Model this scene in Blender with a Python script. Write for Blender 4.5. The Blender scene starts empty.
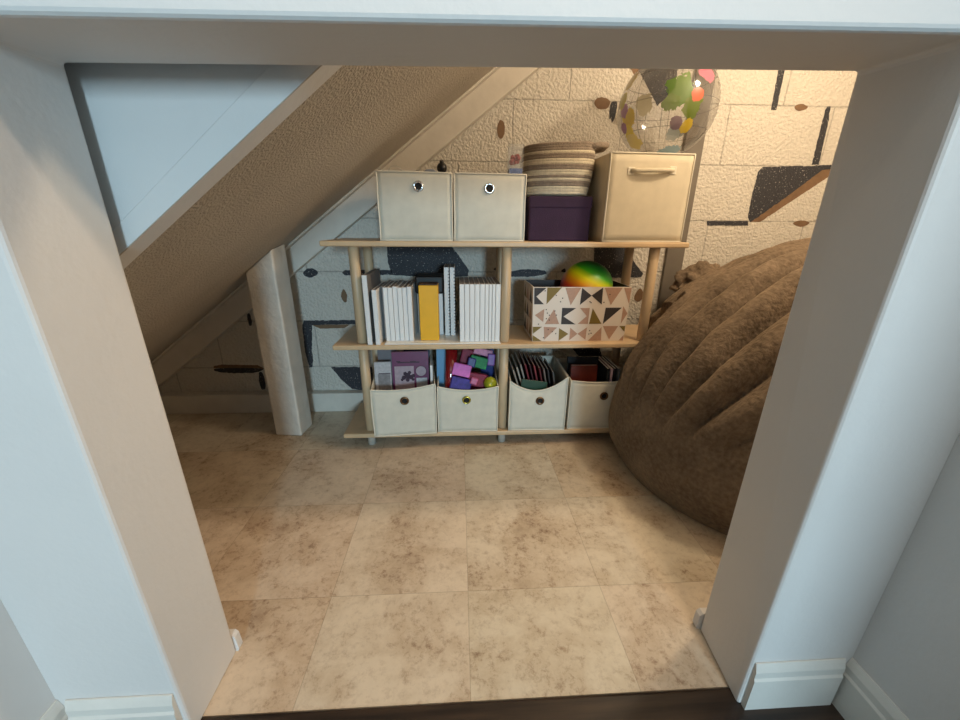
import bpy, bmesh, math, random
from mathutils import Vector, Matrix, noise
random.seed(7)
S = bpy.context.scene
COL = S.collection

# ------------------------------------------------------------------ camera
F_PX, PITCH, YAW, ROLL, CAM_H = 384.37, 0.3369, 0.0546, 0.0074, 0.7858
cd = bpy.data.cameras.new('camera'); cam = bpy.data.objects.new('camera', cd); COL.objects.link(cam)
cd.sensor_fit = 'HORIZONTAL'; cd.sensor_width = 36.0; cd.lens = F_PX * 36.0 / 960.0
cd.clip_start = 0.01
fw = Vector((math.sin(YAW)*math.cos(PITCH), math.cos(YAW)*math.cos(PITCH), -math.sin(PITCH)))
rt = Vector((math.cos(YAW), -math.sin(YAW), 0)); up = rt.cross(fw)
r2 = rt*math.cos(ROLL) + up*math.sin(ROLL); u2 = up*math.cos(ROLL) - rt*math.sin(ROLL)
M = Matrix((r2, u2, -fw)).transposed().to_4x4(); M.translation = Vector((0, 0, CAM_H))
cam.matrix_world = M
S.camera = cam

# ------------------------------------------------------------------ world, lights, exposure
S.view_settings.view_transform = 'Standard'; S.view_settings.look = 'None'
S.view_settings.gamma = 1.0; S.view_settings.exposure = 0.0
S.view_settings.use_curve_mapping = False
w = bpy.data.worlds.new('world'); S.world = w; w.use_nodes = True
w.node_tree.nodes['Background'].inputs[0].default_value = (0.62, 0.8, 1.0, 1)
w.node_tree.nodes['Background'].inputs[1].default_value = 1.0

def light(name, kind, loc, energy, color, rot=(0, 0, 0), **kw):
    d = bpy.data.lights.new(name, kind); d.energy = energy; d.color = color
    for k, v in kw.items(): setattr(d, k, v)
    o = bpy.data.objects.new(name, d); o.location = loc; o.rotation_euler = rot; COL.objects.link(o)
    return o
# daylight through the hall window behind the camera
light('window_daylight', 'AREA', (0.86, -4.45, 1.22), 145, (0.54, 0.82, 1.0), (math.radians(90), 0, 0), shape='RECTANGLE', size=0.5, size_y=0.8)
# warm ceiling lamp of the hall
hl = light('hall_ceiling_lamp', 'SPOT', (0.45, -0.40, 2.45), 100, (1.0, 0.77, 0.56), spot_size=math.radians(45), spot_blend=1.0, shadow_soft_size=.09)
hl.rotation_euler = (Vector((-.12, .85, 0)) - Vector((0.45, -0.40, 2.45))).to_track_quat('-Z', 'Y').to_euler()
# warm lamp inside the nook, above the bean bag
light('nook_lamp', 'POINT', (1.04, 0.86, 1.50), 24, (1.0, 0.80, 0.55), shadow_soft_size=0.06)

# ------------------------------------------------------------------ materials
def lin(c):
    return tuple(((x/12.92) if x <= 0.04045 else ((x+0.055)/1.055)**2.4) for x in c)
def rgb(r, g, b): return lin((r/255, g/255, b/255)) + (1,)
MATS = {}
def mat(name, col, rough=0.6, metal=0.0, var=0.0, scale=20.0, bump=0.0, bscale=200.0, sheen=0.0, coat=0.0, trans=0.0):
    if name in MATS: return MATS[name]
    m = bpy.data.materials.new(name); m.use_nodes = True; nt = m.node_tree; b = nt.nodes['Principled BSDF']
    b.inputs['Base Color'].default_value = col; b.inputs['Roughness'].default_value = rough; b.inputs['Metallic'].default_value = metal
    if sheen: b.inputs['Sheen Weight'].default_value = sheen
    if coat: b.inputs['Coat Weight'].default_value = coat
    if trans: b.inputs['Transmission Weight'].default_value = trans
    tc = nt.nodes.new('ShaderNodeTexCoord')
    if var:
        n = nt.nodes.new('ShaderNodeTexNoise'); n.inputs['Scale'].default_value = scale; n.inputs['Detail'].default_value = 6
        nt.links.new(tc.outputs['Object'], n.inputs['Vector'])
        r = nt.nodes.new('ShaderNodeValToRGB'); r.color_ramp.elements[0].position = .3; r.color_ramp.elements[1].position = .7
        r.color_ramp.elements[0].color = tuple(max(0, x*(1-var)) for x in col[:3]) + (1,)
        r.color_ramp.elements[1].color = tuple(min(1, x*(1+var)) for x in col[:3]) + (1,)
        nt.links.new(n.outputs['Fac'], r.inputs['Fac']); nt.links.new(r.outputs['Color'], b.inputs['Base Color'])
    if bump:
        n2 = nt.nodes.new('ShaderNodeTexNoise'); n2.inputs['Scale'].default_value = bscale; n2.inputs['Detail'].default_value = 4
        nt.links.new(tc.outputs['Object'], n2.inputs['Vector'])
        bp = nt.nodes.new('ShaderNodeBump'); bp.inputs['Strength'].default_value = bump; bp.inputs['Distance'].default_value = .01
        nt.links.new(n2.outputs['Fac'], bp.inputs['Height']); nt.links.new(bp.outputs['Normal'], b.inputs['Normal'])
    MATS[name] = m
    return m

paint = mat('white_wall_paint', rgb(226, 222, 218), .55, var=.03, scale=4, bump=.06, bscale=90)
taupe = mat('bounce_cut_taupe', rgb(112, 100, 88), .7, var=.03, scale=4)  # dark tone given to unseen hall walls to cut bounced light
trimw = mat('white_trim_paint', rgb(226, 222, 214), .4, var=.04, scale=12, bump=.06, bscale=60)
nookp = mat('nook_wood_paint', rgb(214, 206, 194), .5, var=.06, scale=14, bump=.10, bscale=50)
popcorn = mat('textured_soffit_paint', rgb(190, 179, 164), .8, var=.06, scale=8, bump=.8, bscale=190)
charcoal = mat('charcoal_wall_paint', rgb(44, 44, 50), .6, var=.35, scale=160, bump=.3, bscale=160)
def speckle(m, scale, thr, col):
    nt = m.node_tree; L = nt.links.new; b = nt.nodes['Principled BSDF']; old = b.inputs['Base Color'].links[0].from_socket
    tc = nt.nodes.new('ShaderNodeTexCoord'); v = nt.nodes.new('ShaderNodeTexNoise'); v.inputs['Scale'].default_value = scale; v.inputs['Detail'].default_value = 2
    L(tc.outputs['Object'], v.inputs['Vector']); t = nt.nodes.new('ShaderNodeMath'); t.operation = 'GREATER_THAN'; t.inputs[1].default_value = thr; L(v.outputs['Fac'], t.inputs[0])
    mx = nt.nodes.new('ShaderNodeMixRGB'); L(t.outputs[0], mx.inputs['Fac']); L(old, mx.inputs[1]); mx.inputs[2].default_value = col; L(mx.outputs[0], b.inputs['Base Color'])
speckle(charcoal, 190, .675, rgb(170, 166, 158))
brownp = mat('brown_wall_paint', rgb(120, 92, 66), .7, var=.15, scale=60)
stripm = mat('grey_brown_board', rgb(112, 104, 94), .6, var=.06, scale=20)
wood = mat('light_oak_laminate', rgb(206, 176, 138), .45, var=.08, scale=14, bump=.03, bscale=80)
tubem = mat('beige_plastic_tube', rgb(198, 172, 138), .4, var=.04, scale=20)
footm = mat('grey_plastic_foot', rgb(170, 166, 156), .5)
fabric = mat('cream_fabric', rgb(214, 208, 192), .85, var=.05, scale=30, bump=.22, bscale=700)
fabric2 = mat('beige_canvas', rgb(212, 200, 176), .85, var=.05, scale=30, bump=.22, bscale=700)
pipem = mat('cream_piping', rgb(226, 218, 200), .8)
chrome = mat('chrome_metal', rgb(225, 225, 228), .18, metal=1.0)
bronze = mat('bronze_metal', rgb(120, 92, 66), .3, metal=1.0)
dark = mat('hole_shade_dark', rgb(30, 26, 24), .8)
white = mat('white_book_cover', rgb(232, 230, 228), .45, var=.02, scale=30)
greyc = mat('grey_book_cover', rgb(128, 124, 122), .5, var=.08, scale=30)
pages = mat('shaded_paper_edges', rgb(140, 136, 134), .8, var=.12, scale=300)  # pale pages greyed, shade under the upper shelf put into the colour
paper = mat('white_sheet', rgb(236, 232, 224), .35)
yellow = mat('yellow_card', rgb(236, 176, 20), .45, var=.04, scale=30)
browncard = mat('dark_brown_card', rgb(64, 48, 36), .6)
black = mat('black_plastic', rgb(26, 25, 26), .45)
purple = mat('dark_purple_fabric', rgb(46, 22, 48), .85, var=.12, scale=40, bump=.2, bscale=500)
ropeA = mat('cream_rope', rgb(212, 200, 176), .9, var=.1, scale=90, bump=.5, bscale=260)
ropeB = mat('grey_brown_rope', rgb(142, 128, 114), .9, var=.15, scale=90, bump=.5, bscale=260)
cardw = mat('off_white_card', rgb(218, 204, 190), .6)
cardbk = mat('black_print', rgb(52, 44, 42), .6)
cardtan = mat('tan_print', rgb(176, 138, 116), .6, var=.08, scale=120)
cardol = mat('olive_print', rgb(122, 100, 40), .6)

def brick_wall():
    m = bpy.data.materials.new('painted_block_wall'); m.use_nodes = True; nt = m.node_tree; b = nt.nodes['Principled BSDF']
    L = nt.links.new
    b.inputs['Roughness'].default_value = .62
    tc = nt.nodes.new('ShaderNodeTexCoord'); sep = nt.nodes.new('ShaderNodeSeparateXYZ'); cmb = nt.nodes.new('ShaderNodeCombineXYZ')
    L(tc.outputs['Object'], sep.inputs[0])
    ax = nt.nodes.new('ShaderNodeMath'); ax.operation = 'ADD'; ax.inputs[1].default_value = 10*.406 - .205 + .001
    az = nt.nodes.new('ShaderNodeMath'); az.operation = 'ADD'; az.inputs[1].default_value = .203*4
    L(sep.outputs['X'], ax.inputs[0]); L(sep.outputs['Z'], az.inputs[0]); L(ax.outputs[0], cmb.inputs['X']); L(az.outputs[0], cmb.inputs['Y'])
    br = nt.nodes.new('ShaderNodeTexBrick'); br.offset = .5; br.inputs['Scale'].default_value = 1
    br.inputs['Brick Width'].default_value = .406; br.inputs['Row Height'].default_value = .203
    br.inputs['Mortar Size'].default_value = .0034; br.inputs['Mortar Smooth'].default_value = .6
    br.inputs['Color1'].default_value = br.inputs['Color2'].default_value = (1, 1, 1, 1); br.inputs['Mortar'].default_value = (0, 0, 0, 1)
    nz = nt.nodes.new('ShaderNodeTexNoise'); nz.inputs['Scale'].default_value = 30
    dist = nt.nodes.new('ShaderNodeMixRGB'); dist.blend_type = 'ADD'; dist.inputs['Fac'].default_value = .006
    L(tc.outputs['Object'], nz.inputs['Vector']); L(cmb.outputs[0], dist.inputs[1]); L(nz.outputs['Color'], dist.inputs[2])
    L(dist.outputs[0], br.inputs['Vector'])
    st = nt.nodes.new('ShaderNodeTexVoronoi'); st.inputs['Scale'].default_value = 110; L(tc.outputs['Object'], st.inputs['Vector'])
    st.feature = 'SMOOTH_F1'
    n2 = nt.nodes.new('ShaderNodeTexNoise'); n2.inputs['Scale'].default_value = 105; n2.inputs['Detail'].default_value = 4; L(tc.outputs['Object'], n2.inputs['Vector'])
    r = nt.nodes.new('ShaderNodeValToRGB'); r.color_ramp.elements[0].position = .32; r.color_ramp.elements[1].position = .62
    L(n2.outputs['Fac'], r.inputs['Fac'])
    b1 = nt.nodes.new('ShaderNodeBump'); b1.inputs['Strength'].default_value = .8; b1.inputs['Distance'].default_value = .004; L(r.outputs['Color'], b1.inputs['Height'])
    b2 = nt.nodes.new('ShaderNodeBump'); b2.inputs['Strength'].default_value = .55; b2.inputs['Distance'].default_value = .004
    L(br.outputs['Color'], b2.inputs['Height']); L(b1.outputs['Normal'], b2.inputs['Normal']); L(b2.outputs['Normal'], b.inputs['Normal'])
    cr = nt.nodes.new('ShaderNodeValToRGB'); cr.color_ramp.elements[0].color = rgb(200, 192, 180); cr.color_ramp.elements[1].color = rgb(222, 215, 203)
    L(n2.outputs['Fac'], cr.inputs['Fac'])
    mm = nt.nodes.new('ShaderNodeMixRGB'); mm.blend_type = 'MULTIPLY'; mm.inputs['Fac'].default_value = .28; L(cr.outputs['Color'], mm.inputs[1]); L(br.outputs['Color'], mm.inputs[2]); L(mm.outputs[0], b.inputs['Base Color'])
    return m
block = brick_wall()

TX, TY, TS = 0.0122, 0.9569, 0.3048
def tile_floor():
    m = bpy.data.materials.new('stone_look_tiles'); m.use_nodes = True; nt = m.node_tree; b = nt.nodes['Principled BSDF']
    L = nt.links.new
    N = nt.nodes.new
    def math_(op, a, bb=None):
        n = N('ShaderNodeMath'); n.operation = op
        for i, x in enumerate((a, bb)):
            if x is None: continue
            if isinstance(x, (int, float)): n.inputs[i].default_value = x
            else: L(x, n.inputs[i])
        return n.outputs[0]
    tc = N('ShaderNodeTexCoord'); sep = N('ShaderNodeSeparateXYZ'); L(tc.outputs['Object'], sep.inputs[0])
    u = math_('DIVIDE', math_('SUBTRACT', sep.outputs['X'], TX - TS*10), TS); v = math_('DIVIDE', math_('SUBTRACT', sep.outputs['Y'], TY - TS*10), TS)
    cu, cv = math_('FLOOR', u), math_('FLOOR', v); fu, fv = math_('FRACT', u), math_('FRACT', v)
    cell = N('ShaderNodeCombineXYZ'); L(cu, cell.inputs['X']); L(cv, cell.inputs['Y'])
    wn = N('ShaderNodeTexWhiteNoise'); wn.noise_dimensions = '3D'; L(cell.outputs[0], wn.inputs['Vector'])
    off = N('ShaderNodeVectorMath'); off.operation = 'MULTIPLY_ADD'; L(wn.outputs['Color'], off.inputs[0]); off.inputs[1].default_value = (9, 9, 9); L(tc.outputs['Object'], off.inputs[2])
    n1 = N('ShaderNodeTexNoise'); n1.inputs['Scale'].default_value = 7; n1.inputs['Detail'].default_value = 9; n1.inputs['Roughness'].default_value = .68; L(off.outputs[0], n1.inputs['Vector'])
    n1.inputs['Distortion'].default_value = .25
    r1 = N('ShaderNodeValToRGB'); e = r1.color_ramp.elements; e[0].position = .28; e[0].color = rgb(172, 154, 134); e[1].position = .75; e[1].color = rgb(226, 214, 196)
    x = e.new(.42); x.color = rgb(200, 185, 165); x = e.new(.56); x.color = rgb(216, 205, 188)
    L(n1.outputs['Fac'], r1.inputs['Fac'])
    n2 = N('ShaderNodeTexNoise'); n2.inputs['Scale'].default_value = 55; n2.inputs['Detail'].default_value = 10; n2.inputs['Roughness'].default_value = .8; n2.inputs['Distortion'].default_value = .15; L(off.outputs[0], n2.inputs['Vector'])
    r2_ = N('ShaderNodeValToRGB'); r2_.color_ramp.elements[0].position = .34; r2_.color_ramp.elements[0].color = rgb(150, 114, 90); r2_.color_ramp.elements[1].position = .50; r2_.color_ramp.elements[1].color = (1, 1, 1, 1)
    L(n2.outputs['Fac'], r2_.inputs['Fac'])
    mx = N('ShaderNodeMixRGB'); mx.blend_type = 'MULTIPLY'; L(math_('MINIMUM', math_('MAXIMUM', math_('MULTIPLY', math_('SUBTRACT', .64, n1.outputs['Fac']), 3.2), .28), .85), mx.inputs['Fac']); L(r1.outputs['Color'], mx.inputs[1]); L(r2_.outputs['Color'], mx.inputs[2])
    # per-tile tint
    rt_ = N('ShaderNodeValToRGB'); rt_.color_ramp.elements[0].color = rgb(250, 238, 222); rt_.color_ramp.elements[1].color = rgb(250, 247, 238)
    x = rt_.color_ramp.elements.new(.5); x.color = rgb(253, 242, 234)
    L(wn.outputs['Value'], rt_.inputs['Fac'])
    m2 = N('ShaderNodeMixRGB'); m2.blend_type = 'MULTIPLY'; m2.inputs['Fac'].default_value = 1; L(mx.outputs[0], m2.inputs[1]); L(rt_.outputs['Color'], m2.inputs[2])
    du = math_('MINIMUM', fu, math_('SUBTRACT', 1.0, fu)); dv = math_('MINIMUM', fv, math_('SUBTRACT', 1.0, fv))
    d = math_('MINIMUM', du, dv); g = math_('LESS_THAN', d, .0028)
    m3 = N('ShaderNodeMixRGB'); L(math_('MULTIPLY', g, .32), m3.inputs['Fac']); L(m2.outputs[0], m3.inputs[1]); m3.inputs[2].default_value = rgb(110, 92, 74)
    L(m3.outputs[0], b.inputs['Base Color']); b.inputs['Roughness'].default_value = .48
    bp = N('ShaderNodeBump'); bp.inputs['Strength'].default_value = .12; bp.inputs['Distance'].default_value = .004; L(n2.outputs['Fac'], bp.inputs['Height']); L(bp.outputs['Normal'], b.inputs['Normal'])
    return m
tile = tile_floor()

def dark_wood():
    m = bpy.data.materials.new('dark_espresso_wood'); m.use_nodes = True; nt = m.node_tree; b = nt.nodes['Principled BSDF']; L = nt.links.new
    tc = nt.nodes.new('ShaderNodeTexCoord'); mp = nt.nodes.new('ShaderNodeMapping'); mp.inputs['Scale'].default_value = (4, 60, 60)
    n = nt.nodes.new('ShaderNodeTexNoise'); n.inputs['Scale'].default_value = 1.2; n.inputs['Detail'].default_value = 8
    r = nt.nodes.new('ShaderNodeValToRGB'); r.color_ramp.elements[0].position = .35; r.color_ramp.elements[1].position = .72
    r.color_ramp.elements[0].color = rgb(30, 22, 18); r.color_ramp.elements[1].color = rgb(66, 50, 38)
    L(tc.outputs['Object'], mp.inputs[0]); L(mp.outputs[0], n.inputs['Vector']); L(n.outputs['Fac'], r.inputs['Fac']); L(r.outputs['Color'], b.inputs['Base Color'])
    b.inputs['Roughness'].default_value = .42
    return m
espresso = dark_wood()

# ------------------------------------------------------------------ mesh helpers
def new_obj(name, bm, mats, parent=None, smooth=False, loc=None):
    me = bpy.data.meshes.new(name)
    bmesh.ops.recalc_face_normals(bm, faces=bm.faces[:])
    bm.to_mesh(me); bm.free()
    for m in (mats if isinstance(mats, (list, tuple)) else [mats]): me.materials.append(m)
    if smooth:
        for p in me.polygons: p.use_smooth = True
    o = bpy.data.objects.new(name, me); COL.objects.link(o)
    if parent: o.parent = parent
    if loc: o.location = loc
    return o
def tag(o, label, cat, group=None):
    o['label'] = label; o['category'] = cat
    if group: o['group'] = group
    return o
def thing(name, label, cat, loc=(0, 0, 0), rz=0, group=None):
    o = bpy.data.objects.new(name, None); COL.objects.link(o); o.empty_display_size = .05
    o.location = loc; o.rotation_euler = (0, 0, rz)
    return tag(o, label, cat, group)
def struct(o): o['kind'] = 'structure'; return o
def bevel(o, w, seg=2, ang=35):
    m = o.modifiers.new('bevel', 'BEVEL'); m.width = w; m.segments = seg; m.limit_method = 'ANGLE'; m.angle_limit = math.radians(ang); return o
def box(bm, x0, x1, y0, y1, z0, z1, mi=0, rot=None):
    vs = [bm.verts.new((x, y, z)) for z in (z0, z1) for y in (y0, y1) for x in (x0, x1)]
    if rot:
        for v in vs: v.co = rot @ v.co
    for q in ((0, 2, 3, 1), (4, 5, 7, 6), (0, 1, 5, 4), (2, 6, 7, 3), (0, 4, 6, 2), (1, 3, 7, 5)):
        f = bm.faces.new([vs[i] for i in q]); f.material_index = mi
    return vs
def boxo(name, x0, x1, y0, y1, z0, z1, m, parent=None, bv=0, seg=2):
    bm = bmesh.new(); box(bm, x0, x1, y0, y1, z0, z1); o = new_obj(name, bm, m, parent)
    if bv: bevel(o, bv, seg)
    return o
def prism(bm, pts, y0, y1, mi=0):
    """polygon in x,z extruded from y0 (front) to y1"""
    a = [bm.verts.new((p[0], y0, p[1])) for p in pts]; b = [bm.verts.new((p[0], y1, p[1])) for p in pts]
    f = bm.faces.new(a); f.material_index = mi; f = bm.faces.new(b[::-1]); f.material_index = mi
    n = len(pts)
    for i in range(n):
        f = bm.faces.new((a[i], b[i], b[(i+1) % n], a[(i+1) % n])); f.material_index = mi
def lathe(bm, prof, n=32, mi=0, cx=0, cy=0, cap=True, sx=1, sy=1):
    rings = []
    for r, z in prof:
        rings.append([bm.verts.new((cx + sx*r*math.cos(2*math.pi*k/n), cy + sy*r*math.sin(2*math.pi*k/n), z)) for k in range(n)])
    for a, b in zip(rings, rings[1:]):
        for k in range(n):
            f = bm.faces.new((a[k], a[(k+1) % n], b[(k+1) % n], b[k])); f.material_index = mi; f.smooth = True
    if cap:
        for r_ in (rings[0][::-1], rings[-1]):
            f = bm.faces.new(r_); f.material_index = mi
def tube(bm, pts, r, n=10, mi=0, closed=False):
    pts = [Vector(p) for p in pts]; rings = []; N = len(pts)
    prev = None
    for i, p in enumerate(pts):
        if closed: t = pts[(i+1) % N] - pts[i-1]
        else: t = pts[min(i+1, N-1)] - pts[max(i-1, 0)]
        t.normalize()
        if prev is None:
            a = Vector((0, 0, 1)) if abs(t.z) < .9 else Vector((1, 0, 0)); prev = t.cross(a).normalized()
        prev = (prev - t*prev.dot(t)).normalized(); q = t.cross(prev)
        rr = r[i] if isinstance(r, (list, tuple)) else r
        rings.append([bm.verts.new(p + prev*rr*math.cos(2*math.pi*k/n) + q*rr*math.sin(2*math.pi*k/n)) for k in range(n)])
    pairs = list(zip(rings, rings[1:])) + ([(rings[-1], rings[0])] if closed else [])
    for a, b in pairs:
        for k in range(n):
            f = bm.faces.new((a[k], a[(k+1) % n], b[(k+1) % n], b[k])); f.material_index = mi; f.smooth = True
    if not closed:
        for r_ in (rings[0][::-1], rings[-1]): bm.faces.new(r_).material_index = mi
def sphere(bm, c, r, nu=24, nv=16, mi=0, sc=(1, 1, 1)):
    rings = []
    top = bm.verts.new((c[0], c[1], c[2]+r*sc[2])); bot = bm.verts.new((c[0], c[1], c[2]-r*sc[2]))
    for j in range(1, nv):
        t = math.pi*j/nv
        rings.append([bm.verts.new((c[0]+r*sc[0]*math.sin(t)*math.cos(2*math.pi*k/nu), c[1]+r*sc[1]*math.sin(t)*math.sin(2*math.pi*k/nu), c[2]+r*sc[2]*math.cos(t))) for k in range(nu)])
    for a, b in zip(rings, rings[1:]):
        for k in range(nu):
            f = bm.faces.new((a[k], b[k], b[(k+1) % nu], a[(k+1) % nu])); f.material_index = mi; f.smooth = True
    for k in range(nu):
        f = bm.faces.new((top, rings[0][k], rings[0][(k+1) % nu])); f.material_index = mi; f.smooth = True
        f = bm.faces.new((bot, rings[-1][(k+1) % nu], rings[-1][k])); f.material_index = mi; f.smooth = True

# ------------------------------------------------------------------ the setting
YW = 1.6077
YF0, YF1 = 0.410, 0.5425
SO_B, SO_M, SO_K = 1.19, 0.75, 0.101      # soffit plane: z = SO_B + SO_M x + SO_K (y - 1.57)
NL, NR, TOP = -1.52, 1.80, 2.55
HL, HR, HB = -0.614, 0.652, -4.5
HRE, HR2 = -0.75, 1.45            # both hall walls end and the hall widens, unseen, to cut bounce light
HLE, HL2 = -0.60, -1.45
THR = 0.4375                         # line between hall boards and tiles

# floors
bm = bmesh.new(); box(bm, NL, NR, THR, YW + .1, -.06, 0); struct(new_obj('floor', bm, tile))
bm = bmesh.new(); box(bm, HL2 - .1, HR2 + .1, HB - .1, THR - .0805, -.06, 0.0); struct(new_obj('floor_hall', bm, espresso))
bm = bmesh.new(); box(bm, HL2, HR2, THR - .08, THR - .0005, -.06, 0.002); struct(bevel(new_obj('trim_1', bm, espresso), .006, 3))

# painted block wall with the old paint shapes showing
DARK = [
[(1.174,0.991),(1.190,1.009),(1.364,1.015),(1.500,1.022),(1.500,1.008),(1.435,1.002),(1.328,0.913),(1.217,0.826),(1.188,0.806),(1.175,0.822),(1.171,0.908)],
[(1.006,0.809),(1.178,0.810),(1.183,0.793),(1.009,0.792)],
[(1.165,1.338),(1.165,1.45),(1.189,1.45),(1.189,1.339),(1.191,1.201),(1.171,1.201)],
[(1.383,1.205),(1.389,1.215),(1.399,1.215),(1.406,1.179),(1.414,1.020),(1.386,1.020)],
[(0.556,1.214),(0.585,1.218),(0.583,1.173),(0.576,1.160),(0.571,1.147),(0.566,1.162),(0.559,1.157)],
[(0.600,1.385),(0.790,1.385),(0.790,1.26),(0.735,1.205),(0.654,1.305)],
[(-0.286,0.712),(-0.032,0.712),(0.040,0.613),(0.036,0.589),(-0.079,0.581),(-0.274,0.593),(-0.286,0.644)],
[(-0.473,0.602),(-0.460,0.612),(-0.272,0.613),(-0.274,0.593),(-0.462,0.591)],
[(-0.631,0.600),(-0.613,0.614),(-0.597,0.619),(-0.581,0.617),(-0.563,0.604),(-0.582,0.586),(-0.599,0.582),(-0.617,0.585)],
[(-0.650,0.405),(-0.440,0.406),(-0.412,0.402),(-0.413,0.389),(-0.620,0.386),(-0.635,0.276),(-0.637,0.230),(-0.644,0.198),(-0.657,0.196),(-0.665,0.276),(-0.660,0.386)],
[(-0.564,0.197),(-0.388,0.195),(-0.388,0.086),(-0.447,0.086),(-0.485,0.092),(-0.524,0.135)],
[(-1.059,0.198),(-0.875,0.196),(-0.846,0.191),(-0.888,0.173),(-1.018,0.175),(-1.062,0.185)],
[(-0.874,0.180),(-0.857,0.177),(-0.855,0.116),(-0.862,0.094),(-0.878,0.094),(-0.882,0.131)],
[(-0.877,0.434),(-0.864,0.438),(-0.862,0.392),(-0.870,0.382),(-0.878,0.388)],
[(0.201,0.605),(0.271,0.619),(0.354,0.613),(0.368,0.597),(0.293,0.585),(0.201,0.585)],
[(0.551,0.706),(0.676,0.706),(0.711,0.663),(0.772,0.598),(0.765,0.585),(0.620,0.581),(0.563,0.593)],
[(0.139,0.617),(0.167,0.633),(0.168,0.601)],
[(0.418,0.609),(0.438,0.622),(0.443,0.601)],
[(0.497,0.274),(0.624,0.273),(0.652,0.187),(0.558,0.207)],
]
BROWN = [
[(1.500,1.008),(1.500,1.000),(1.230,0.807),(1.188,0.806),(1.217,0.826),(1.328,0.913),(1.435,1.002)],
[(1.258,1.212),(1.268,1.220),(1.284,1.223),(1.300,1.220),(1.313,1.213),(1.300,1.203),(1.284,1.199),(1.270,1.202)],
[(1.368,0.804),(1.386,0.812),(1.405,0.815),(1.425,0.812),(1.444,0.806),(1.428,0.793),(1.410,0.789),(1.388,0.793)],
[(0.496,1.216),(0.508,1.225),(0.528,1.229),(0.556,1.219),(0.556,1.208),(0.551,1.195),(0.535,1.190),(0.518,1.190),(0.502,1.200)],
[(0.570,1.37),(0.600,1.385),(0.654,1.305),(0.642,1.290)],
[(0.144,1.120),(0.147,1.138),(0.154,1.151),(0.166,1.146),(0.172,1.135),(0.174,1.121),(0.171,1.103),(0.165,1.091),(0.155,1.088),(0.147,1.100)],
[(-0.488,0.499),(-0.484,0.520),(-0.474,0.538),(-0.464,0.524),(-0.462,0.505),(-0.470,0.475)],
[(-0.620,0.386),(-0.463,0.387),(-0.485,0.372),(-0.589,0.370)],
[(-1.057,0.207),(-1.022,0.214),(-0.873,0.209),(-0.846,0.191),(-0.875,0.196),(-1.059,0.198)],
[(0.766,0.547),(0.795,0.505),(0.768,0.475),(0.743,0.496)],
]
bm = bmesh.new(); box(bm, NL, NR, YW, YW + .1, 0, TOP)
def ragged(pl, it, amp):
    for _ in range(it):
        q = []
        for i in range(len(pl)):
            a, b = pl[i], pl[(i+1) % len(pl)]
            q += [(a[0]*.78 + b[0]*.22, a[1]*.78 + b[1]*.22), (a[0]*.22 + b[0]*.78, a[1]*.22 + b[1]*.78)]
        pl = q
    out = []
    for i in range(len(pl)):
        a, b = pl[i], pl[(i+1) % len(pl)]; L_ = math.hypot(b[0]-a[0], b[1]-a[1]); n_ = max(1, int(L_/.007))
        for k in range(n_):
            t = k/n_; x, z = a[0]*(1-t) + b[0]*t, a[1]*(1-t) + b[1]*t
            out.append((x + amp*noise.noise(Vector((x*95, z*95, 1))), z + amp*noise.noise(Vector((x*95, z*95, 7)))))
    return out
for i, pl in enumerate(DARK): prism(bm, ragged(pl, 2 if i in (4, 8, 11, 12, 13, 14, 17) else 0, .0028), YW - .0015, YW + .01, 1)
for i, pl in enumerate(BROWN): prism(bm, ragged(pl, 0 if i in (0, 4, 7, 8) else 2, .0022), YW - .0012, YW + .01, 2)
struct(new_obj('wall_back', bm, [block, charcoal, brownp]))
struct(boxo('trim_2', .853, .927, YW - .016, YW, 0, 1.75, stripm, bv=.002))
# floor plate along the block wall
struct(boxo('baseboard_back', NL, NR, YW - .04, YW - .0018, 0, .088, nookp, bv=.003))

# wall with the opening
A = [(-.4385, 0), (-.4385, .945), (.491, .957), (.475, 0)]     # front outline of the opening (x,z)
B = [(-.4395, 0), (-.4395, .954), (.4925, .968), (.489, 0)]       # back outline
bm = bmesh.new()
def wallface(P, y):
    v = lambda p: bm.verts.new((p[0], y, p[1]))
    return dict(l0=v((NL, 0)), l1=v((NL, .95)), lt=v((NL, TOP)), rt=v((NR, TOP)), r1=v((NR, .95)), r0=v((NR, 0)), a=v(P[0]), b=v(P[1]), c=v(P[2]), d=v(P[3]))
f0, f1 = wallface(A, YF0), wallface(B, YF1)
for f in (f0, f1):
    bm.faces.new((f['l0'], f['a'], f['b'], f['l1'])); bm.faces.new((f['l1'], f['b'], f['c'], f['r1'], f['rt'], f['lt'])); bm.faces.new((f['d'], f['r0'], f['r1'], f['c']))
loop = ['l0', 'l1', 'lt', 'rt', 'r1', 'r0', 'd', 'c', 'b', 'a']
for i in range(10):
    p, q = loop[i], loop[(i+1) % 10]; bm.faces.new((f0[p], f0[q], f1[q], f1[p]))
struct(bevel(new_obj('wall_front', bm, paint), .006, 3))
# small base blocks on the nook side of the jambs
bm = bmesh.new(); prism(bm, [(NL + .005, 0), (-.4375, 0), (-.435, .006), (-.437, .036), (-.442, .042), (NL + .005, .042)], YF1 + .0006, YF1 + .014); struct(new_obj('baseboard_nook_left', bm, paint))
bm = bmesh.new(); prism(bm, [(NR - .005, 0), (.484, 0), (.481, .006), (.483, .036), (.489, .042), (NR - .005, .042)], YF1 + .0006, YF1 + .014); struct(new_obj('baseboard_nook_right', bm, paint))

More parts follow.
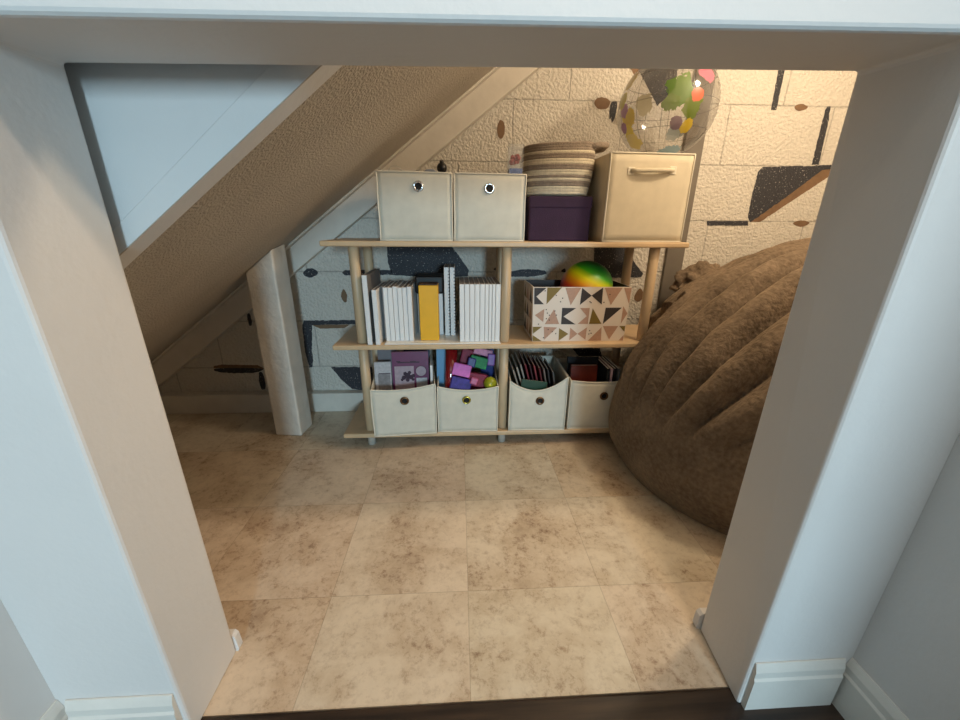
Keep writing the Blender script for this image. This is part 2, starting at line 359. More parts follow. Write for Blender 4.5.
# stair side panel, soffit, stringer, post
SY = 0.565
def soz(x, y=1.57): return SO_B + SO_M*x + SO_K*(y - 1.57)
def tilt(bm):
    for v in bm.verts: v.co.z += SO_K*(v.co.y - 1.57)
    return bm
D0 = SO_K*(SY - 1.57)
bm = bmesh.new(); prism(bm, [(NL, soz(NL) + D0), (1.74, soz(1.74) + D0), (1.74, TOP), (NL, TOP)], SY, SY + .035)
struct(new_obj('wall_stair_side', bm, paint))
bm = bmesh.new()
prism(bm, [(NL, soz(NL)), (1.74, soz(1.74)), (1.74, soz(1.74) + .062), (.3, soz(.3) + .058), (-.24, soz(-.24) + .045), (-.62, soz(-.62) + .024), (NL, soz(NL) + .02)], SY - .0015, SY + .04)
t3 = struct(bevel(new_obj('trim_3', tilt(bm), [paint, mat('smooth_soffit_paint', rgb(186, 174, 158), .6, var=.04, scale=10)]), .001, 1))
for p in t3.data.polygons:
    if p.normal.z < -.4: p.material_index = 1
bm = bmesh.new()
prism(bm, [(NL, soz(NL) + .006), (1.74, soz(1.74) + .006), (1.74, soz(1.74) + .04), (NL, soz(NL) + .04)], SY + .04, YW - .002)
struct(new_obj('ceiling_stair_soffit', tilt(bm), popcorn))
bm = bmesh.new()
prism(bm, [(NL, soz(NL) - .1), (NL, soz(NL) + .004), (1.74, soz(1.74) + .004), (1.74, soz(1.74) - .1)], YW - .042, YW - .0018)
struct(bevel(new_obj('trim_4', bm, nookp), .004, 2))
# thin lath lying along the top of the stringer
bm = bmesh.new()
prism(bm, [(NL, soz(NL) - .006), (NL, soz(NL) + .005), (1.74, soz(1.74) + .005), (1.74, soz(1.74) - .008)], YW - .075, YW - .0425)
struct(bevel(new_obj('trim_5', bm, nookp), .004, 2))
# square white post under the soffit
bm = bmesh.new()
R = Matrix.Rotation(math.radians(-6), 3, 'Z'); cx, cy = -.671, 1.412
c4 = [R @ Vector((sx*.052, sy*.047, 0)) + Vector((cx, cy, 0)) for sx, sy in ((-1, -1), (1, -1), (1, 1), (-1, 1))]
lo = [bm.verts.new((p.x, p.y, 0)) for p in c4]; hi = [bm.verts.new((p.x, p.y, soz(p.x, p.y) + .004)) for p in c4]
bm.faces.new(lo[::-1]); bm.faces.new(hi)
for i in range(4): bm.faces.new((lo[i], lo[(i+1) % 4], hi[(i+1) % 4], hi[i]))
struct(bevel(new_obj('trim_6', bm, mat('white_post_paint', rgb(222, 214, 202), .55, var=.06, scale=16, bump=.5, bscale=45)), .006, 3))

# nook side walls and ceiling
struct(boxo('wall_nook_right', NR, NR + .08, YF0, YW + .1, 0, TOP, paint))
struct(boxo('wall_nook_left', NL - .08, NL, YF0, YW + .1, 0, TOP, paint))
struct(boxo('ceiling', NL, NR, HB - .1, YW + .1, TOP, TOP + .06, paint))
# hall walls
struct(boxo('wall_left', HL - .08, HL, HLE, YF0 - .0002, 0, TOP, paint))
struct(boxo('wall_right', HR, HR + .1, HRE, YF0 - .0002, 0, TOP, paint))
struct(boxo('wall_hall_side', HL2 - .08, HL2, HB, YF0 - .0002, 0, TOP, taupe))
struct(boxo('wall_hall_side', HR2, HR2 + .08, HB, YF0 - .0002, 0, TOP, taupe))
bm = bmesh.new()
wx0, wx1, wz0, wz1 = .60, 1.12, .80, 1.64
box(bm, HL2, wx0, HB - .08, HB, 0, TOP); box(bm, wx1, HR2, HB - .08, HB, 0, TOP)
box(bm, wx0, wx1, HB - .08, HB, 0, wz0); box(bm, wx0, wx1, HB - .08, HB, wz1, TOP)
struct(new_obj('wall_hall_back', bm, taupe))
bm = bmesh.new()
for a in ((wx0, wx0 + .04, wz0, wz1), (wx1 - .04, wx1, wz0, wz1), (wx0, wx1, wz0, wz0 + .04), (wx0, wx1, wz1 - .04, wz1), (wx0, wx1, 1.21, 1.24)):
    box(bm, a[0], a[1], HB - .07, HB - .02, a[2], a[3])
struct(new_obj('window_1', bm, trimw))
# baseboards in the hall, moulded profile (distance from wall, height)
PROF = [(0, 0), (.009, 0), (.009, .072), (.0068, .077), (.0068, .090), (.004, .100), (.002, .106), (0, .106)]
def baseboard(name, p0, p1, nrm):
    bm = bmesh.new(); p0, p1, nrm = Vector(p0), Vector(p1), Vector(nrm)
    a = [bm.verts.new(p0 + nrm*d + Vector((0, 0, z))) for d, z in PROF]; b = [bm.verts.new(p1 + nrm*d + Vector((0, 0, z))) for d, z in PROF]
    n = len(PROF)
    for i in range(n): bm.faces.new((a[i], a[(i+1) % n], b[(i+1) % n], b[i]))
    bm.faces.new(a[::-1]); bm.faces.new(b)
    return struct(new_obj(name, bm, trimw))
e = .0006
baseboard('baseboard_front_left', (HL + .015, YF0 - e, .001), (-.444, YF0 - e, .001), (0, -1, 0))
baseboard('baseboard_front_right', (.482, YF0 - e, .001), (HR - .015, YF0 - e, .001), (0, -1, 0))
baseboard('baseboard_left', (HL + e, HLE, .001), (HL + e, YF0 - e, .001), (1, 0, 0))
baseboard('baseboard_right', (HR - e, HRE, .001), (HR - e, YF0 - e, .001), (-1, 0, 0))

# ------------------------------------------------------------------ shelving unit
X0, X1, SF, SB = -.430, .745, 1.258, 1.528
ZT = (.062, .4005, .738); TH = .017
sh = thing('shelving_unit', 'three-tier light oak shelving unit with round tube posts standing against the block wall', 'shelf', ((X0+X1)/2, (SF+SB)/2, 0))
def ch(o, p):  # parent, keeping world coordinates
    o.parent = p; o.matrix_parent_inverse = Matrix.Translation(p.location).inverted(); return o
for z in ZT:
    ch(boxo('shelf_board', X0, X1, SF, SB, z - TH, z, wood, bv=.004), sh)
PX = (-.337, .156, .650); PY = (1.295, 1.492)
for x in PX:
    for y in PY:
        for z0, z1, nm, r, m in ((0, ZT[0] - TH, 'foot', .0145, footm), (ZT[0], ZT[1] - TH, 'post', .0168, tubem), (ZT[1], ZT[2] - TH, 'post', .0168, tubem)):
            bm = bmesh.new()
            lathe(bm, [(r - .002, z0), (r, z0 + .002), (r, z1 - .002), (r - .002, z1)], 24, 0, x, y)
            ch(new_obj(nm, bm, m), sh)

# ------------------------------------------------------------------ fabric bins
def bin_(label, cx, y0, z, w, d, h, m, dips=(0, 0, 0), gpos=None, gm=None, rz=0, group=None, lean=0, backh=None, handle=False, bulge=.004, tilt=0, taper=0.0):
    """open-topped fabric box, front at local y=0. dips: how far the front rim hangs at left, middle, right"""
    t = thing('fabric_bin', label, 'storage bin', (cx, y0, z), rz, group)
    bm = bmesh.new(); N, K = 14, 10
    bh = backh or h
    def top(u, side):
        l, mdl, r = dips
        if side == 'f':
            return h - (l*(1-u)*(1-2*u) + 4*mdl*u*(1-u) + r*u*(2*u-1))
        if side == 'b': return bh
        a = h - (l if side == 'l' else r)
        return a + (bh - a)*min(1, u*1.5)
    def P(side, u, v):
        zz = v*top(u, side); bl = bulge*math.sin(math.pi*u)*math.sin(math.pi*min(1, v*.9))
        s = 1 - taper*(1 - v)
        if side == 'f': x, y = (u-.5)*w*s, -bl + lean*v*4*u*(1-u)
        elif side == 'b': x, y = (u-.5)*w*s, d
        elif side == 'l': x, y = -w*s/2 - bl*.3, u*d
        else: x, y = w*s/2 + bl*.3, u*d
        nn = noise.noise(Vector((x*14 + cx*9, y*14, zz*14)))*.0016
        return Vector((x + nn, y + nn, zz))
    for side in 'fblr':
        g = [[bm.verts.new(P(side, i/N, j/K)) for j in range(K+1)] for i in range(N+1)]
        for i in range(N):
            for j in range(K):
                bm.faces.new((g[i][j], g[i+1][j], g[i+1][j+1], g[i][j+1])).smooth = True
    s = 1 - taper
    vs = [bm.verts.new(p) for p in ((-w*s/2, 0, 0), (w*s/2, 0, 0), (w*s/2, d, 0), (-w*s/2, d, 0))]; bm.faces.new(vs)
    bmesh.ops.remove_doubles(bm, verts=bm.verts[:], dist=.0035)
    body = new_obj('body', bm, m, t)
    so = body.modifiers.new('solid', 'SOLIDIFY'); so.thickness = .0035; so.offset = -1
    # piping along the front edges and rim
    bm = bmesh.new()
    rim = [P('f', i/24, 1.0) + Vector((0, -.0008, 0)) for i in range(25)]
    tube(bm, rim, .0022, 8)
    for u in (0, 1): tube(bm, [P('f', u, j/12) + Vector((0, -.0008, 0)) for j in range(13)], .002, 8)
    tube(bm, [P('f', i/12, .0) + Vector((0, -.0008, .002)) for i in range(13)], .002, 8)
    new_obj('piping', bm, pipem, t)
    if gpos:
        u, v = gpos; p = P('f', u, v)
        bm = bmesh.new()
        tube(bm, [p + Vector((.0125*math.cos(a), -.0022, .0125*math.sin(a))) for a in [2*math.pi*k/28 for k in range(28)]], .0034, 8, closed=True)
        gr = new_obj('grommet', bm, gm or chrome, t)
        bm = bmesh.new(); bmesh.ops.create_circle(bm, cap_ends=True, radius=.0115, segments=28, matrix=Matrix.Translation(p + Vector((0, -.0012, 0))) @ Matrix.Rotation(math.pi/2, 4, 'X'))
        new_obj('hole_shade_disc', bm, dark, gr)  # dark disc paints the shade inside the grommet opening
    return t
GT = 'cream fabric bins on the top shelf'; GB = 'slumped cream fabric bins on the bottom shelf'
bin_('squared cream fabric bin on the top shelf nearest the sloping stringer', -.131, 1.265, ZT[2]+.0005, .222, .235, .196, fabric, (0, .001, .003), (.55, .80), chrome, group=GT)
bin_('squared cream fabric bin on the top shelf beside the striped rope basket', .096, 1.268, ZT[2]+.0005, .217, .235, .194, fabric, (0, .001, .002), (.49, .79), chrome, group=GT)
b1 = bin_('slumped cream fabric bin holding a purple activity book, at the left shelf post', -.2, 1.245, ZT[0]+.0005, .222, .235, .2, fabric, (.016, .022, .004), (.51, .77), bronze, rz=math.radians(5), group=GB, lean=.004)
b2 = bin_('cream fabric bin full of colourful toys, left of the centre shelf post', .026, 1.262, ZT[0]+.0005, .218, .235, .2, fabric, (.018, .036, .020), (.48, .78), mat('brass_metal', rgb(190, 180, 90), .25, metal=1.0), group=GB, lean=.006)
b3 = bin_('sagging cream fabric bin of leaning folders, right of the centre shelf post', .282, 1.262, ZT[0]+.0005, .208, .235, .215, fabric, (.016, .058, .002), (.54, .76), bronze, rz=math.radians(-1), group=GB, lean=.012, bulge=.008)
b4 = bin_('cream fabric bin of dark books half hidden behind the bean bag', .506, 1.266, ZT[0]+.0005, .212, .235, .2, fabric, (.004, .014, .008), (.60, .72), bronze, group=GB, lean=.006)

# tall beige bin with a handle
bb = bin_('tall beige canvas bin with a strap handle under the clear globe', .588, 1.266, ZT[2]+.0005, .264, .215, .255, fabric2, (0, .0, 0), None, None, rz=math.radians(2.5))
bm = bmesh.new()   # lid lying over the top
box(bm, -.1305, .1305, .004, .211, .2505, .2545); bevel(new_obj('lid', bm, fabric2, bb), .0015)
bm = bmesh.new()
tube(bm, [(-.066, -.006, .2065), (-.05, -.013, .206), (-.02, -.018, .207), (.02, -.018, .208), (.05, -.013, .209), (.066, -.006, .2095)], .0065, 10)
hd = new_obj('handle', bm, fabric2, bb, True)
for sx in (-1, 1):
    bm = bmesh.new(); box(bm, sx*.066 - .011, sx*.066 + .011, -.0055, -.001, .196 + .002*sx, .2185 + .002*sx); bevel(new_obj('handle_tab', bm, pipem, hd), .002)

# purple fabric box and the striped rope basket on top of it
pb = thing('fabric_box', 'dark purple lidded fabric box beneath the striped rope basket', 'storage box', (.326, 1.4, ZT[2]+.0005))
bm = bmesh.new(); box(bm, -.1, .1, -.095, .095, 0, .112); bevel(new_obj('body', bm, purple, pb), .006, 3)
bm = bmesh.new(); box(bm, -.1025, .1025, -.0975, .0975, .1, .137); bevel(new_obj('lid', bm, purple, pb), .006, 3)
rb = thing('rope_basket', 'cream and grey-brown striped rope basket standing on the purple box', 'basket', (.326, 1.398, ZT[2]+.138), math.radians(-4))
seq = 'AAABBABAABBAABBABBB'
n = len(seq); hgt = .150
for mi, m in ((0, ropeA), (1, ropeB)):
    pass
bm = bmesh.new()
for k, c in enumerate(seq):
    z = .005 + k*hgt/n; r = .098 + .014*math.sin(k/n*2.4)
    z2 = z + .004
    pts = []
    for q in range(56):
        a = 2*math.pi*q/56; ca, sa = math.cos(a), math.sin(a)
        e_ = .8                                     # rounded square plan
        x = r*math.copysign(abs(ca)**e_, ca); y = r*.95*math.copysign(abs(sa)**e_, sa)
        zz = z2 + (.010*(k/n)**2)*math.sin(a*1 + .6)
        pts.append((x, y, zz))
    tube(bm, pts, .0058, 8, 0 if c == 'A' else 1, closed=True)
lathe(bm, [(.0, .0022), (.09, .0022), (.09, .006), (0, .006)], 40, 0, cap=False)
new_obj('body', bm, [ropeA, ropeB], rb)
for sx in (-1, 1):
    bm = bmesh.new()
    tube(bm, [(sx*.088, -.07, .141), (sx*.118, -.06, .150), (sx*.150, -.03, .153), (sx*.152, .018, .150), (sx*.125, .045, .147), (sx*.098, .05, .140)], .0085, 10)
    if sx > 0: new_obj('loop_handle', bm, ropeB, rb)
    else: bm.free()

# ------------------------------------------------------------------ inflatable globe
def globe_mat():
    m = bpy.data.materials.new('clear_printed_vinyl'); m.use_nodes = True; nt = m.node_tree; L = nt.links.new; N = nt.nodes.new
    out = nt.nodes['Material Output']; pr = nt.nodes['Principled BSDF']
    tc = N('ShaderNodeTexCoord'); nz = N('ShaderNodeTexNoise'); nz.inputs['Scale'].default_value = 22; nz.inputs['Detail'].default_value = 7; nz.inputs['Roughness'].default_value = .65
    L(tc.outputs['Object'], nz.inputs['Vector'])
    nrm = N('ShaderNodeVectorMath'); nrm.operation = 'NORMALIZE'; L(tc.outputs['Object'], nrm.inputs[0])
    # direction (x right, y away, z up), angular radius, colour
    fv = Vector((-.42, -.88, -.23)).normalized(); rv = fv.cross(Vector((0, 0, -1))).normalized(); uv = rv.cross(fv)*-1
    if uv.z < 0: uv = -uv
    if rv.x < 0: rv = -rv
    def dr(u, v): return fv*math.sqrt(max(.01, 1 - u*u - v*v)) + rv*u + uv*v
    # continents and a painted white sheen: (position on the printed side, angular radius, colour)
    B = [(dr(.23, .28), .24, (84, 120, 30)), (dr(.45, 0), .17, (96, 116, 24)), (dr(.06, .1), .14, (90, 118, 30)), (dr(.62, .55), .17, (206, 110, 130)), (dr(.5, .22), .11, (204, 96, 60)),
         (dr(.4, -.32), .11, (206, 176, 40)), (dr(.23, -.26), .11, (120, 92, 110)), (dr(-.72, -.12), .17, (206, 180, 40)), (dr(-.66, -.38), .14, (214, 196, 40)), (dr(-.82, .04), .11, (150, 100, 150)),
         (dr(-.8, -.3), .10, (140, 90, 150)), (dr(-.88, .22), .13, (170, 160, 50)), (dr(-.76, .55), .15, (160, 140, 60)), (dr(-.55, -.55), .16, (210, 196, 110)), (dr(.17, -.82), .19, (120, 160, 186)), (dr(-.36, -.86), .15, (196, 140, 100)),
         (dr(.5, .78), .14, (240, 236, 230)), ((-.1, .9, .3), .2, (150, 140, 110)), ((.6, .7, -.3), .18, (140, 150, 150))]
    prevc = None; preva = None
    for d, r, c in B:
        v = Vector(d).normalized()
        dd = N('ShaderNodeVectorMath'); dd.operation = 'DISTANCE'; L(nrm.outputs[0], dd.inputs[0]); dd.inputs[1].default_value = v
        ad = N('ShaderNodeMath'); ad.operation = 'MULTIPLY_ADD'; L(nz.outputs['Fac'], ad.inputs[0]); ad.inputs[1].default_value = r*2.4; L(dd.outputs['Value'], ad.inputs[2])
        lt = N('ShaderNodeMath'); lt.operation = 'LESS_THAN'; L(ad.outputs[0], lt.inputs[0]); lt.inputs[1].default_value = r*2.35
        mx = N('ShaderNodeMixRGB'); L(lt.outputs[0], mx.inputs['Fac']); mx.inputs[2].default_value = rgb(*c)
        if prevc is None: mx.inputs[1].default_value = rgb(90, 90, 90)
        else: L(prevc, mx.inputs[1])
        prevc = mx.outputs[0]
        if preva is None: preva = lt.outputs[0]
        else:
            mm = N('ShaderNodeMath'); mm.operation = 'MAXIMUM'; L(preva, mm.inputs[0]); L(lt.outputs[0], mm.inputs[1]); preva = mm.outputs[0]
    # graticule
    sp = N('ShaderNodeSeparateXYZ'); L(nrm.outputs[0], sp.inputs[0])
    def M_(op, a, b=None):
        n_ = N('ShaderNodeMath'); n_.operation = op
        for i, x in enumerate((a, b)):
            if x is None: continue
            if isinstance(x, (int, float)): n_.inputs[i].default_value = x
            else: L(x, n_.inputs[i])
        return n_.outputs[0]
    lon = M_('ARCTAN2', sp.outputs['Y'], sp.outputs['X']); lat = M_('ARCSINE', sp.outputs['Z'])
    g1 = M_('LESS_THAN', M_('ABSOLUTE', M_('SINE', M_('MULTIPLY', lon, 6))), .05); g2 = M_('LESS_THAN', M_('ABSOLUTE', M_('SINE', M_('MULTIPLY', lat, 6))), .05)
    grid = M_('MULTIPLY', M_('MAXIMUM', g1, g2), .5)
    al = M_('MAXIMUM', M_('MULTIPLY', preva, .82), grid)
    L(prevc, pr.inputs['Base Color']); pr.inputs['Roughness'].default_value = .3
    tr = N('ShaderNodeBsdfTransparent'); tr.inputs[0].default_value = (.84, .84, .84, 1)
    gl = N('ShaderNodeBsdfGlossy'); gl.inputs['Roughness'].default_value = .08
    lw = N('ShaderNodeLayerWeight'); lw.inputs['Blend'].default_value = .25; fr = N('ShaderNodeMath'); fr.operation = 'MULTIPLY_ADD'; L(lw.outputs['Facing'], fr.inputs[0]); fr.inputs[1].default_value = .42; fr.inputs[2].default_value = .05
    mA = N('ShaderNodeMixShader'); L(fr.outputs[0], mA.inputs[0]); L(tr.outputs[0], mA.inputs[1]); L(gl.outputs[0], mA.inputs[2])
    mB = N('ShaderNodeMixShader'); L(al, mB.inputs[0]); L(mA.outputs[0], mB.inputs[1]); L(pr.outputs[0], mB.inputs[2])
    L(mB.outputs[0], out.inputs['Surface'])
    return m
GR = .148
gb = thing('inflatable_globe', 'clear inflatable globe with printed continents resting on the beige bin', 'globe', (.668, 1.395, ZT[2]+.2565))
bm = bmesh.new(); sphere(bm, (0, 0, 0), GR, 48, 32)
g_ = new_obj('ball', bm, globe_mat(), gb, True, (0, 0, GR)); g_.rotation_euler = (0, 0, 0)
bm = bmesh.new(); 
for k in range(9):
    el = math.radians(-16 + k*7.5); azm = math.radians(-28); v = Vector((math.cos(el)*math.cos(azm), math.cos(el)*math.sin(azm), math.sin(el)))
    tx_ = Vector((-math.sin(azm), math.cos(azm), 0)); tz_ = v.cross(tx_)
    q4 = [bm.verts.new(v*(GR + .0008) + tx_*a_*.008 + tz_*b_*.0035 + Vector((0, 0, GR))) for a_, b_ in ((-1, -1), (1, -1), (1, 1), (-1, 1))]
    q5 = [bm.verts.new(p.co - v*.002) for p in q4]
    bm.faces.new(q4); bm.faces.new(q5[::-1])
    for i in range(4): bm.faces.new((q4[i], q5[i], q5[(i+1) % 4], q4[(i+1) % 4]))
new_obj('dashed_mark', bm, mat('white_print', rgb(240, 238, 232), .4), gb)
bm = bmesh.new(); lathe(bm, [(.013, .145), (.013, .149), (.006, .150), (.006, .158), (.008, .160)], 20, 0, 0, 0)
vv = new_obj('valve', bm, mat('clear_vinyl', rgb(220, 220, 216), .2), gb); vv.location = (-.02, .0, GR)

# ------------------------------------------------------------------ items poking out of the top bins
def glassy(name, col, fac=.75):
    m = bpy.data.materials.new(name); m.use_nodes = True; nt = m.node_tree; L = nt.links.new; N = nt.nodes.new
    tr = N('ShaderNodeBsdfTransparent'); tr.inputs[0].default_value = col; gl = N('ShaderNodeBsdfPrincipled'); gl.inputs['Roughness'].default_value = .08; gl.inputs['Base Color'].default_value = (.8, .8, .8, 1)
    mx = N('ShaderNodeMixShader'); mx.inputs[0].default_value = 1 - fac; L(tr.outputs[0], mx.inputs[1]); L(gl.outputs[0], mx.inputs[2]); L(mx.outputs[0], nt.nodes['Material Output'].inputs['Surface'])
    return m
clear = glassy('clear_plastic', (.95, .96, .97, 1), .9)
zb = ZT[2] + .0042
tb = thing('clear_tumbler', 'clear square tumbler with red filling standing in the bin beside the rope basket', 'tumbler', (.174, 1.298, zb))
bm = bmesh.new(); box(bm, -.022, .022, -.021, .021, 0, .272); bmesh.ops.delete(bm, geom=[f for f in bm.faces if f.calc_center_median().z > .27], context='FACES')
o = new_obj('cup', bm, clear, tb); so = o.modifiers.new('s', 'SOLIDIFY'); so.thickness = .0015
bm = bmesh.new()
for i in range(26): sphere(bm, (random.uniform(-.014, .014), random.uniform(-.013, .013), random.uniform(.222, .243)), .0055, 8, 6)
new_obj('red_filling', bm, mat('red_beads', rgb(160, 16, 28), .3), tb)
bm = bmesh.new(); box(bm, -.019, .019, -.018, .018, .003, .207); new_obj('blue_filling', bm, mat('blue_filling', rgb(70, 92, 150), .4, var=.3, scale=120), tb)
bt = thing('black_toy', 'small black round-headed toy peeking over the rim of the left top bin', 'toy', (-.053, 1.4, zb))
bm = bmesh.new(); lathe(bm, [(.012, 0), (.012, .18), (.010, .2), (.010, .207)], 16); new_obj('stem', bm, black, bt)
bm = bmesh.new(); sphere(bm, (0, 0, .22), .0165, 20, 14); lathe(bm, [(.007, .232), (.007, .242)], 12); new_obj('head', bm, black, bt)
bm = bmesh.new(); tube(bm, [(-.011, 0, .2), (-.03, 0, .212), (-.05, .0, .211), (-.058, 0, .205)], .005, 8); new_obj('arm', bm, mat('grey_white_plastic', rgb(150, 155, 165), .35), bt)
cl = thing('clear_loop', 'thin clear plastic loop peeking over the left rim of the left top bin', 'toy', (-.205, 1.40, zb))
bm = bmesh.new(); tube(bm, [(.0, 0, 0), (.0, 0, .2)] , .003, 8); tube(bm, [(.02*math.cos(a), 0, .212 + .012*math.sin(a)) for a in [2*math.pi*k/20 for k in range(20)]], .002, 8, closed=True)
new_obj('loop', bm, clear, cl)

# ------------------------------------------------------------------ books on the middle shelf
ZM = ZT[1] + .0005
st = tag(boxo('paper_sheet', -.255, .14, 1.262, 1.5, ZM, ZM + .004, paper, bv=.001), 'glossy white board lying flat under the books on the middle shelf', 'sheet'); ZP = ZM + .0045
def book(label, x, y, z, t, h, d, cm, pm=None, group=None, rz=0, tilt=0, name='book', flexi=.0012):
    b = thing(name, label, 'book', (x, y, z), rz, group); b.rotation_euler = (0, tilt, rz)
    bm = bmesh.new(); c = flexi
    box(bm, 0, c, 0, d, 0, h); box(bm, t - c, t, 0, d, 0, h); box(bm, c, t - c, 0, c, 0, h)
    bevel(new_obj('cover', bm, cm, b), .0011, 2)
    bm = bmesh.new(); box(bm, c, t - c, c + .0003, d - .003, .001, h - .0015); new_obj('pages', bm, pm or pages, b)
    return b
ordn = ['first', 'second', 'third', 'fourth', 'fifth', 'sixth', 'seventh', 'eighth', 'ninth', 'tenth']
book('tall white-spined grey-covered binder beside the left shelf post', -.312, 1.264, ZM, .0165, .232, .215, greyc, group=None)
cv = bpy.data.objects['book'].children[0].data; cv.materials.append(white)
for p in cv.polygons:
    if p.normal.y < -.9 and p.center.y < .01: p.material_index = 1
book('short white-spined book between the tall grey binder and the row of seven', -.2845, 1.264, ZM, .0150, .185, .2, white)
G1 = 'white books in the left row on the middle shelf'
book('thin recessed grey booklet leaning on the left row of white books', -.2610, 1.31, ZP, .0055, .185, .17, greyc)
xs = -.2535
for k in range(6):
    t = .0146
    book('%s white-spined book from the left in the row left of the yellow box' % ordn[k], xs, 1.294 - .002*(k % 2), ZP, t, .184 + .003*((k*2) % 3 == 1), .175, white, group=G1); xs += t + .0012
G2 = 'white books in the right row on the middle shelf'
xs = .0002
for k, t in enumerate([.016, .016, .016, .016, .016, .012, .010, .010, .016]):
    book('%s white-spined book from the right in the row against the centre post' % ordn[8-k], xs, 1.277, ZP, t, .197, .2, white, group=G2); xs += t + .0011
# spiral bound pair
for k, x in enumerate((-.053, -.033)):
    b = book(('left' if k == 0 else 'right') + ' one of two taller spiral-bound white notebooks beside the yellow box', x, 1.36, ZP, .0165, .243, .14, white, group='tall spiral notebooks on the middle shelf', name='spiral_notebook')
    bm = bmesh.new()
    for q in range(20):
        z = .012 + q*.0115
        tube(bm, [(.0165 + .003*math.cos(a), .001 + .004*math.sin(a), z) for a in [2*math.pi*i/10 for i in range(10)]], .0011, 6, closed=True)
    new_obj('spiral_binding', bm, black, b)
# yellow box with dark top, pale books and a black case behind
yb = thing('card_box', 'bright yellow upright card box with a dark brown top between the white books', 'box', (-.1045, 1.297, ZP))
bm = bmesh.new(); box(bm, -.032, .032, 0, .058, 0, .190); bevel(new_obj('body', bm, yellow, yb), .0015)
bm = bmesh.new(); box(bm, -.0315, .0315, .0005, .0575, .1902, .1945); bevel(new_obj('top', bm, browncard, yb), .0015)
book('pale thin book behind the yellow box on its left side', -.150, 1.372, ZP, .016, .15, .12, white)
book('pale thin book behind the yellow box on its right side', -.076, 1.372, ZP, .016, .15, .12, white)
bc = tag(boxo('black_case', -.156, -.0565, 1.366, 1.47, ZP + .1505, ZP + .212, black, bv=.008, seg=3), 'flat black case lying on pale books behind the yellow box', 'case')

# ------------------------------------------------------------------ patterned box with ball
PBX, PBY, PW, PD, PH = .418, 1.290, .340, .185, .190
pbx = thing('patterned_box', 'open card box printed with black, tan and olive triangles on the middle shelf', 'box', (PBX, PBY, ZM))
bm = bmesh.new(); T = .004
def tbox(bm, x0, x1, y0, y1, z0, z1): box(bm, x0, x1, y0, y1, z0, z1)
box(bm, -PW/2, PW/2, 0, T, 0, PH); box(bm, -PW/2, PW/2, PD - T, PD, 0, PH); box(bm, -PW/2, -PW/2 + T, T, PD - T, 0, PH); box(bm, PW/2 - T, PW/2, T, PD - T, 0, PH); box(bm, -PW/2 + T, PW/2 - T, T, PD - T, 0, T)
for v in bm.verts: v.co.x *= 1 - .035*(1 - v.co.z/PH)
body = new_obj('body', bm, [cardw, cardbk], pbx)
for p in body.data.polygons:     # black lining inside
    c, nn = p.center, p.normal
    if (c.y < PD/2 and nn.y > .9 and c.y < .01) or (c.y > PD/2 and nn.y < -.9 and c.y > PD - .01): p.material_index = 1
    if (c.x < 0 and nn.x > .9 and c.x < -.1) or (c.x > 0 and nn.x < -.9 and c.x > .1): p.material_index = 1
TRI = {
0: [[(148,248),(232,248),(160,308),(212,362),(143,362)], [(482,248),(550,302),(468,368)], [(630,246),(625,366),(550,302)], [(342,388),(442,390),(352,450),(440,508),(334,506)], [(655,388),(772,388),(640,506)]],
1: [[(365,248),(475,248),(402,370)], [(642,248),(768,248),(690,370)], [(778,248),(832,250),(825,362)], [(145,440),(215,395),(205,490)], [(283,398),(320,505),(215,505)], [(470,390),(540,390),(530,505),(455,505),(520,448)],
    [(782,378),(825,430),(772,505)], [(208,525),(305,530),(210,620)], [(402,532),(455,578),(395,625)], [(525,530),(515,622),(455,578)], [(632,530),(632,630),(535,630)], [(642,522),(755,522),(692,622)], [(800,590),(800,630),(765,630)]],
2: [[(238,246),(340,246),(230,362)], [(562,392),(630,505),(538,505)], [(125,524),(195,524),(128,575)], [(125,585),(190,630),(122,630)], [(320,535),(388,578),(315,630)], [(762,522),(808,522),(805,565)]]}
def uv2(p):
    v = (632 - p[1])/(632 - 243)
    xl = 120 + 20*v; xr = 800 + 35*v
    u = (p[0] - xl)/(xr - xl); s = 1 - .035*(1 - v)
    return ((min(max(u, .004), .996) - .5)*PW*s, min(max(v, .004), .996)*PH)
bm = bmesh.new()
for mi, pls in TRI.items():
    for pl in pls: prism(bm, [uv2(p) for p in pl], -.0006, .001, mi)
dots = [(222,268),(345,320),(330,345),(300,300),(640,350),(680,295),(228,400),(235,425),(250,440),(228,465),(290,410),(300,440),(248,475),(540,345),(548,352),(745,400),(240,545),(270,560),(295,575),(205,605),(545,555),(556,575),(540,580),(170,505),(195,350)]
for dx, dy in dots:
    c = uv2((dx, dy)); prism(bm, [(c[0] + .0022*math.cos(a), c[1] + .0022*math.sin(a)) for a in [2*math.pi*k/8 for k in range(8)]], -.0008, .001, 0)
new_obj('printed_pattern', bm, [cardbk, cardtan, cardol], pbx)
bm = bmesh.new()
def side(pl, mi):
    vs = []
    for off in (-.0006, .001):
        vs.append([bm.verts.new((-PW/2*(1 - .035*(1 - z/PH)) + off, y, z)) for y, z in pl])
    f = bm.faces.new(vs[0]); f.material_index = mi
    for i in range(len(pl)):
        f = bm.faces.new((vs[0][i], vs[1][i], vs[1][(i+1) % len(pl)], vs[0][(i+1) % len(pl)])); f.material_index = mi
for k, (y, z) in enumerate([(.02, .13), (.08, .13), (.13, .13), (.02, .07), (.08, .07), (.13, .07), (.02, .01), (.08, .01), (.13, .01)]):
    side([(y, z), (y + .045, z + .005), (y + .02, z + .05)], (0, 1, 2, 1, 0, 2, 2, 1, 0)[k])
new_obj('printed_side_pattern', bm, [cardbk, cardtan, cardol], pbx)
